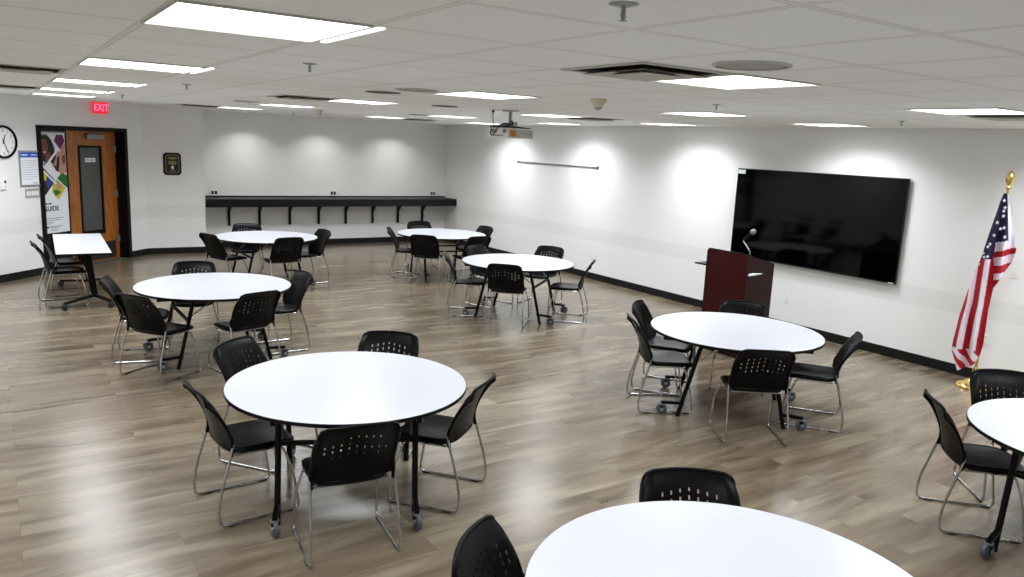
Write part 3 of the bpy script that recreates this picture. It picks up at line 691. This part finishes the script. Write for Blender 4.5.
# ------------------------------------------------------------------ chairs
def make_chair():
    root = empty('stacking_chair', (0, 0, 0))
    # backrest (local +y = the way the sitter faces)
    ncol = 9; pitch = .0425; sw_ = .0045
    us = [-1.0, -.985, -.955, -.92]
    HW = .228
    for c in range(ncol):
        x = (c-(ncol-1)/2)*pitch; us += [(x-sw_)/HW, (x+sw_)/HW]
    us += [.92, .955, .985, 1.0]
    us = sorted(us)
    slot = []
    vsr = [0, .06, .14, .24, .34]
    z = .42
    for k in range(4):
        slot.append((z, z+.050)); vsr += [z, z+.050]; z += .098
    vsr += [.86, .92, .96, .985, 1.0]
    def pos(u, v):
        arch = .11*(1-abs(u)/.8) if abs(u) < .8 else 0
        wgt = max(0, 1-abs(v-.55)/.42)
        vv = v+(arch-.04)*min(1, wgt*1.6)*.9
        # rounded top corners, slightly narrowed bottom
        k = .80
        tdrop = 0
        if abs(u) > k: tt = (abs(u)-k)/(1-k); tdrop = .055*(1-math.sqrt(max(0, 1-tt*tt*.998)))
        edge = 1-.05*max(0, (vv-.8)/.2)**2
        z = .462+(.355-tdrop-.012*u*u)*vv
        bdrop = 0
        if abs(u) < 1: z -= .012*(1-u*u)*(1-vv)
        x = u*HW*edge*(.96+.04*min(1, vv*2))
        y = -.186-.030*vv-.104*vv*vv+.036*u*u-.012*max(0, (vv-.85)/.15)**2
        return (x, y, z)
    verts = []; faces = []
    nu, nv = len(us), len(vsr)
    vsr = sorted(vsr)
    for v in vsr:
        for u in us: verts.append(pos(u, v))
    for j in range(nv-1):
        for i in range(nu-1):
            um = (us[i]+us[i+1])/2*HW; vm_ = (vsr[j]+vsr[j+1])/2
            hole = any(abs(um-(c-(ncol-1)/2)*pitch) < sw_*.6 for c in range(ncol)) and any(a < vm_ < b for a, b in slot)
            # outer columns carry fewer slots
            c = round(um/pitch+(ncol-1)/2)
            if hole:
                kk = [i_ for i_, (a, b) in enumerate(slot) if a < vm_ < b][0]
                if abs(c-4) == 4 and kk in (0, 3): hole = False
            if hole: continue
            a = j*nu+i; faces.append((a, a+1, a+nu+1, a+nu))
    mb = MB(); mb.add(verts, faces, None, True)
    bk = mb.build('backrest', 'black_plastic', root)
    s = bk.modifiers.new('thickness', 'SOLIDIFY'); s.thickness = .006; s.offset = 0
    es_ = bk.modifiers.new('sharp', 'EDGE_SPLIT'); es_.split_angle = math.radians(50)
    rim = [pos(u, 1.0) for u in us]
    lft = [pos(-1, v) for v in vsr]; rgt = [pos(1, v) for v in reversed(vsr)]
    MB().tube(lft[:-1]+rim+rgt[1:], .0105, 8).build('rim', 'black_plastic', bk)
    # seat
    ns = 16; mb = MB(); vs = []; fs = []
    def sp_(a, r):
        ca, sa = math.cos(a), math.sin(a); n = 4.5
        k = (abs(ca)**n+abs(sa)**n)**(-1/n)
        x = .222*ca*k*r; y = .035+.225*sa*k*r
        x *= 1-.05*max(0, -(y-.035)/.225)
        return x, y
    NA = 40; radii = [0.001, .3, .55, .75, .88, .95, .985, 1.0]
    for r in radii:
        for i in range(NA):
            x, y = sp_(2*PI*i/NA, r)
            zt = .452+.010*(x/.22)**2-.014*max(0, (y-.12)/.14)**2+.022*max(0, (-y-.08)/.11)**2-.006*(1-r*r)
            zt -= .010*max(0, (r-.9)/.1)**2
            vs.append((x, y, zt))
    for k in range(len(radii)-1):
        for i in range(NA): j = (i+1) % NA; fs.append((k*NA+i, k*NA+j, (k+1)*NA+j, (k+1)*NA+i))
    o = len(vs)
    for r, dz in ((1.0, .022), (.96, .034), (.001, .038)):
        for i in range(NA):
            x, y = sp_(2*PI*i/NA, r); vs.append((x, y, .448-dz+.010*(x/.22)**2-.014*max(0, (y-.12)/.14)**2+.022*max(0, (-y-.08)/.11)**2))
    kb = [len(radii)-1, len(radii), len(radii)+1, len(radii)+2]
    for q_ in range(3):
        k0, k1 = kb[q_], kb[q_+1]
        for i in range(NA): j = (i+1) % NA; fs.append((k0*NA+i, k0*NA+j, k1*NA+j, k1*NA+i))
    mb.add(vs, fs, None, True); mb.build('seat', 'black_seat', root)
    # sled side frames
    for sx_ in (-1, 1):
        pts = [(sx_*.234, -.152, .50), (sx_*.238, -.178, .40), (sx_*.245, -.230, .22), (sx_*.25, -.25, .10)]
        rear = catmull(pts, 5)
        low = [(sx_*.252, -.243, .0095), (sx_*.252, .243, .0095), (sx_*.246, .205, .25), (sx_*.205, .155, .418), (sx_*.205, -.13, .418)]
        path = rear+rounded([(sx_*.25, -.25, .09)]+low, .045, 5)[1:]
        fr_ = MB().tube(path, .0082, 10).build('side_frame', 'chrome', root)
        for yy in (-.17, .19):
            MB().box(sx_*.252-.011, sx_*.252+.011, yy-.028, yy+.028, .0005, .012).build('glide', 'glide', fr_, bevel=.003)
        # black moulded support that joins back and frame
        MB().tube([(sx_*.232, -.166, .425), (sx_*.231, -.156, .47), (sx_*.229, -.158, .52), (sx_*.226, -.166, .555)], .0125, 10).build('back_support', 'black_plastic', root)
    MB().tube([(-.205, .12, .418), (.205, .12, .418)], .007, 10).tube([(-.205, -.13, .418), (.205, -.13, .418)], .007, 10).build('crossbar', 'chrome', root)
    return root

chair0 = make_chair()
T = dict(A=(1.835, 4.576), C=(1.836, 8.246), D=(3.466, 12.016), E=(6.42, 11.81), F=(5.897, 8.656), G=(5.538, 4.567), B=(2.129, 1.638), H=(5.453, 1.631))
tn = dict(A='the left foreground table', B='the bottom edge table', C='the second table on the left',
          D='the far table below the counter', E='the far table in the back corner', F='the table below the projector',
          G='the table before the lectern', H='the right edge table')
CH = [  # x, y, heading (rad), table, where
 (1.569, 3.946, 1.439, 'A', 'front side, back to the camera'), (1.209, 4.695, .075, 'A', 'left side, nearer one'), (2.341, 4.264, 2.252, 'A', 'right side'),
 (1.558, 5.375, -.921, 'A', 'far left side, seen over the tabletop'), (2.322, 5.161, 4.06, 'A', 'far side facing the camera'),
 (2.49, 2.13, 4.123, 'B', 'far side, only its back seen above the top'), (1.645, 2.113, -.90, 'B', 'left side, tilted back cut by the picture edge'),
 (1.225, 7.767, .60, 'C', 'near left side, overlapping its neighbour'), (1.162, 8.47, -.243, 'C', 'far left side, behind its neighbour'), (1.786, 9.04, 4.466, 'C', 'far side facing the camera'),
 (1.966, 7.629, 1.858, 'C', 'near right side, back to the camera'), (2.491, 8.249, 3.221, 'C', 'right end'),
 (2.859, 12.029, .375, 'D', 'left end'), (3.369, 12.836, 4.395, 'D', 'far side facing the camera'), (3.543, 11.527, 1.657, 'D', 'near side, back to the camera'), (4.104, 12.02, 3.304, 'D', 'right end'),
 (5.842, 11.998, 5.753, 'E', 'left end'), (6.53, 12.74, 4.5, 'E', 'far side facing the camera'), (5.899, 11.307, .824, 'E', 'near side, back to the camera'),
 (6.53, 11.03, 1.6, 'E', 'near right side'), (7.142, 11.988, 3.232, 'E', 'right end by the white wall'),
 (5.327, 9.042, -.494, 'F', 'left end'), (5.95, 9.42, 5.051, 'F', 'far left side'), (6.69, 9.20, 3.65, 'F', 'far right side by the white wall'), (5.52, 8.30, .794, 'F', 'near side, back to the camera'), (6.435, 8.188, 2.368, 'F', 'right end'),
 (5.009, 4.932, -.534, 'G', 'left side, the nearer of two'), (5.437, 5.33, -.984, 'G', 'left side, the farther of two'), (6.136, 4.986, 3.834, 'G', 'far side, its back against the lectern'),
 (5.121, 4.001, .975, 'G', 'near side, back to the camera'), (5.963, 3.993, 8.485, 'G', 'right end'),
 (5.215, 2.254, 5.48, 'H', 'left side, chrome frame fully seen'), (5.932, 2.344, 3.985, 'H', 'far side next to the flag'),
]
for i, (x, y, hd_, t, where) in enumerate(CH):
    o = chair0 if i == 0 else copy_tree(chair0)
    o.location = (x, y, 0); o.rotation_euler = (0, 0, hd_-PI/2)
    tag(o, 'black chair at %s, %s' % (tn[t], where), 'chair', 'black stacking chairs around the tables')
for x, y, hd_, lab in ((.67, 11.494, .10, 'black chair beside the rectangular table, the nearer of two'), (.775, 12.224, .085, 'black chair beside the rectangular table, the farther of two')):
    o = copy_tree(chair0); o.location = (x, y, 0); o.rotation_euler = (0, 0, hd_-PI/2); tag(o, lab, 'chair', 'black stacking chairs around the tables')

# ------------------------------------------------------------------ round tables (local +x: direction of the wheel bars)
def make_table():
    root = empty('round_table', (0, 0, 0)); R = .762
    MB().lathe([(R-.012, .716), (R-.002, .722), (R-.002, .7395), (R-.006, .7405)], 96).build('tabletop', 'white_laminate', root)
    MB().lathe([(R-.004, .7145), (R, .7165), (R+.0015, .727), (R, .7375), (R-.003, .7395)], 96, cap=False).build('edge_band', 'black_edge', root)
    MB().box(-.62, .62, -.425, -.395, .686, .716).box(-.62, .62, .395, .425, .686, .716).box(-.015, .015, -.62, .62, .69, .716).build('under_frame', 'black_steel', root)
    for sx_ in (-1, 1):
        for sy_ in (-1, 1):
            y = sy_*.41
            path = rounded([(sx_*.27, y, .70), (sx_*.30, y, .64), (sx_*.445, y, .02)], .08, 5)
            lg = MB().tube(path, .019, 12).lathe([(.019, 0.001), (.019, .03)], 14, None, Matrix.Translation((sx_*.448, y, 0))).build('leg', 'black_steel', root)
            MB().bar((sx_*.40, y, .125), (sx_*.60, y, .112), .03, .026).build('foot_bar', 'black_steel', lg)
            yw = y
            cz = .05
            X = Matrix.Translation((sx_*.585, yw, cz)) @ Matrix.Rotation(sx_*.35, 4, 'Z')
            MB().lathe([(.012, .034), (.026, .04), (.026, .052)], 14, None, X).box(-.014, .014, -.022, -.017, -.012, .042, 'black_steel', X).box(-.014, .014, .017, .022, -.012, .042, 'black_steel', X).lathe([(.016, -.024), (.016, .024)], 16, None, X @ Matrix.Translation((.006, 0, 0)) @ Matrix.Rotation(PI/2, 4, 'X')).build('caster_fork', 'silver', lg)
            MB().lathe([(.02, -.013), (.046, -.013), (.05, -.009), (.05, .009), (.046, .013), (.02, .013)], 24, None, X @ Matrix.Translation((sx_*.006, 0, 0)) @ Matrix.Rotation(PI/2, 4, 'X')).build('wheel', 'wheel_grey', lg)
            MB().bar((sx_*.335, y*.96, .50), (sx_*.06, y*.96, .70), .02, .008).build('brace', 'grey_steel', root)
        MB().bar((sx_*.345, -.41, .475), (sx_*.345, .41, .475), .024, .024).build('crossbar', 'black_steel', root)
    pl_ = MB().box(.50, .62, .427, .429, .692, .712).build('maker_plate', 'paper', root)
    return root
table0 = make_table()
TT = [('A', -1.96, 'large white round folding table in the left foreground, nothing on it'), ('C', 0, 'white round folding table second on the left, with its caster legs seen'), ('D', 0, 'far white round folding table below the left part of the black counter'),
      ('E', 1.40, 'far white round folding table in the corner by the right end of the counter'), ('F', -.87, 'white round folding table in the middle of the room under the projector'), ('G', -.82, 'white round folding table in front of the lectern'),
      ('B', .7, 'white round folding table nearest the camera, cut off by the bottom edge'), ('H', .17, 'white round folding table cut off by the right edge, near the flag')]
for i, (k, rz, lab) in enumerate(TT):
    o = table0 if i == 0 else copy_tree(table0)
    o.location = (*T[k], 0); o.rotation_euler = (0, 0, rz); tag(o, lab, 'table', 'white round folding tables')
    if k == 'G':
        tg = MB().box(-.02, .02, -.012, .012, .69, .712).build('safety_tag', 'orange', o); c = Matrix.Rotation(-rz, 4, 'Z') @ Vector((-.36, -.62, 0)); tg.location = c; tg['label'] = 'small orange tag'

# rectangular flip-top table by the door
rt = empty('rectangular_table', (.92, 11.875, 0), -.04); tag(rt, 'narrow white rectangular table on black wheeled legs in front of the door', 'table')
MB().box(-.305, .305, -1.02, 1.02, .716, .741).build('tabletop', 'white_laminate', rt, bevel=.003)
MB().box(-.308, .308, -1.023, 1.023, .713, .737).build('edge_band', 'black_edge', rt, bevel=.003)
MB().box(-.035, .035, -.75, .75, .66, .70).build('spine_beam', 'black_steel', rt)
for sy_ in (-1, 1):
    y = sy_*.56
    lg = MB().bar((.11, y, .13), (.05, y, .68), .085, .045).box(-.20, .20, y-.03, y+.03, .685, .713).build('leg', 'black_steel', rt, bevel=.006)
    for sx_ in (-1, 1):
        a, b_ = Vector((.11+sx_*.0, y, .12)), Vector((.02+sx_*.26, y+sy_*.30, .085))
        ft = MB().bar(a, b_, .045, .03).build('foot', 'black_steel', lg, bevel=.004)
        X = Matrix.Translation((b_.x, b_.y, .04)) @ Matrix.Rotation(.4*sx_, 4, 'Z') @ Matrix.Rotation(PI/2, 4, 'X')
        MB().lathe([(.018, -.022), (.036, -.022), (.04, -.016), (.04, -.004), (.03, -.002), (.03, .002), (.04, .004), (.04, .016), (.036, .022), (.018, .022)], 22, None, X).lathe([(.01, .035), (.01, .06)], 10, None, Matrix.Translation((b_.x, b_.y, .02))).build('caster', 'wheel_black', lg)
MB().box(-.06, .06, -.60, -.52, .60, .66).build('flip_lever', 'black_plastic', rt)

# ------------------------------------------------------------------ camera
f, pitch, yaw, roll, H = 774.96558, .18269, .59182, .04558, 2.29828
F = Vector((math.sin(yaw)*math.cos(pitch), math.cos(yaw)*math.cos(pitch), -math.sin(pitch)))
R0 = Vector((math.cos(yaw), -math.sin(yaw), 0)); U0 = R0.cross(F)
Rr = R0*math.cos(roll)+U0*math.sin(roll); Uu = U0*math.cos(roll)-R0*math.sin(roll)
cam = bpy.data.cameras.new('camera'); co = bpy.data.objects.new('camera', cam); COL.objects.link(co)
cam.sensor_width = 36; cam.lens = f/1024*36; cam.clip_start = .02
mw = Matrix(((Rr.x, Uu.x, -F.x, 0), (Rr.y, Uu.y, -F.y, 0), (Rr.z, Uu.z, -F.z, H), (0, 0, 0, 1)))
co.matrix_world = mw
SC.camera = co
wl = bpy.data.worlds.new('world'); SC.world = wl; wl.use_nodes = True
wl.node_tree.nodes['Background'].inputs[0].default_value = (.5, .5, .5, 1); wl.node_tree.nodes['Background'].inputs[1].default_value = .05
SC.view_settings.view_transform = 'Standard'; SC.view_settings.look = 'None'; SC.view_settings.exposure = 0; SC.view_settings.gamma = 1; SC.view_settings.use_curve_mapping = False
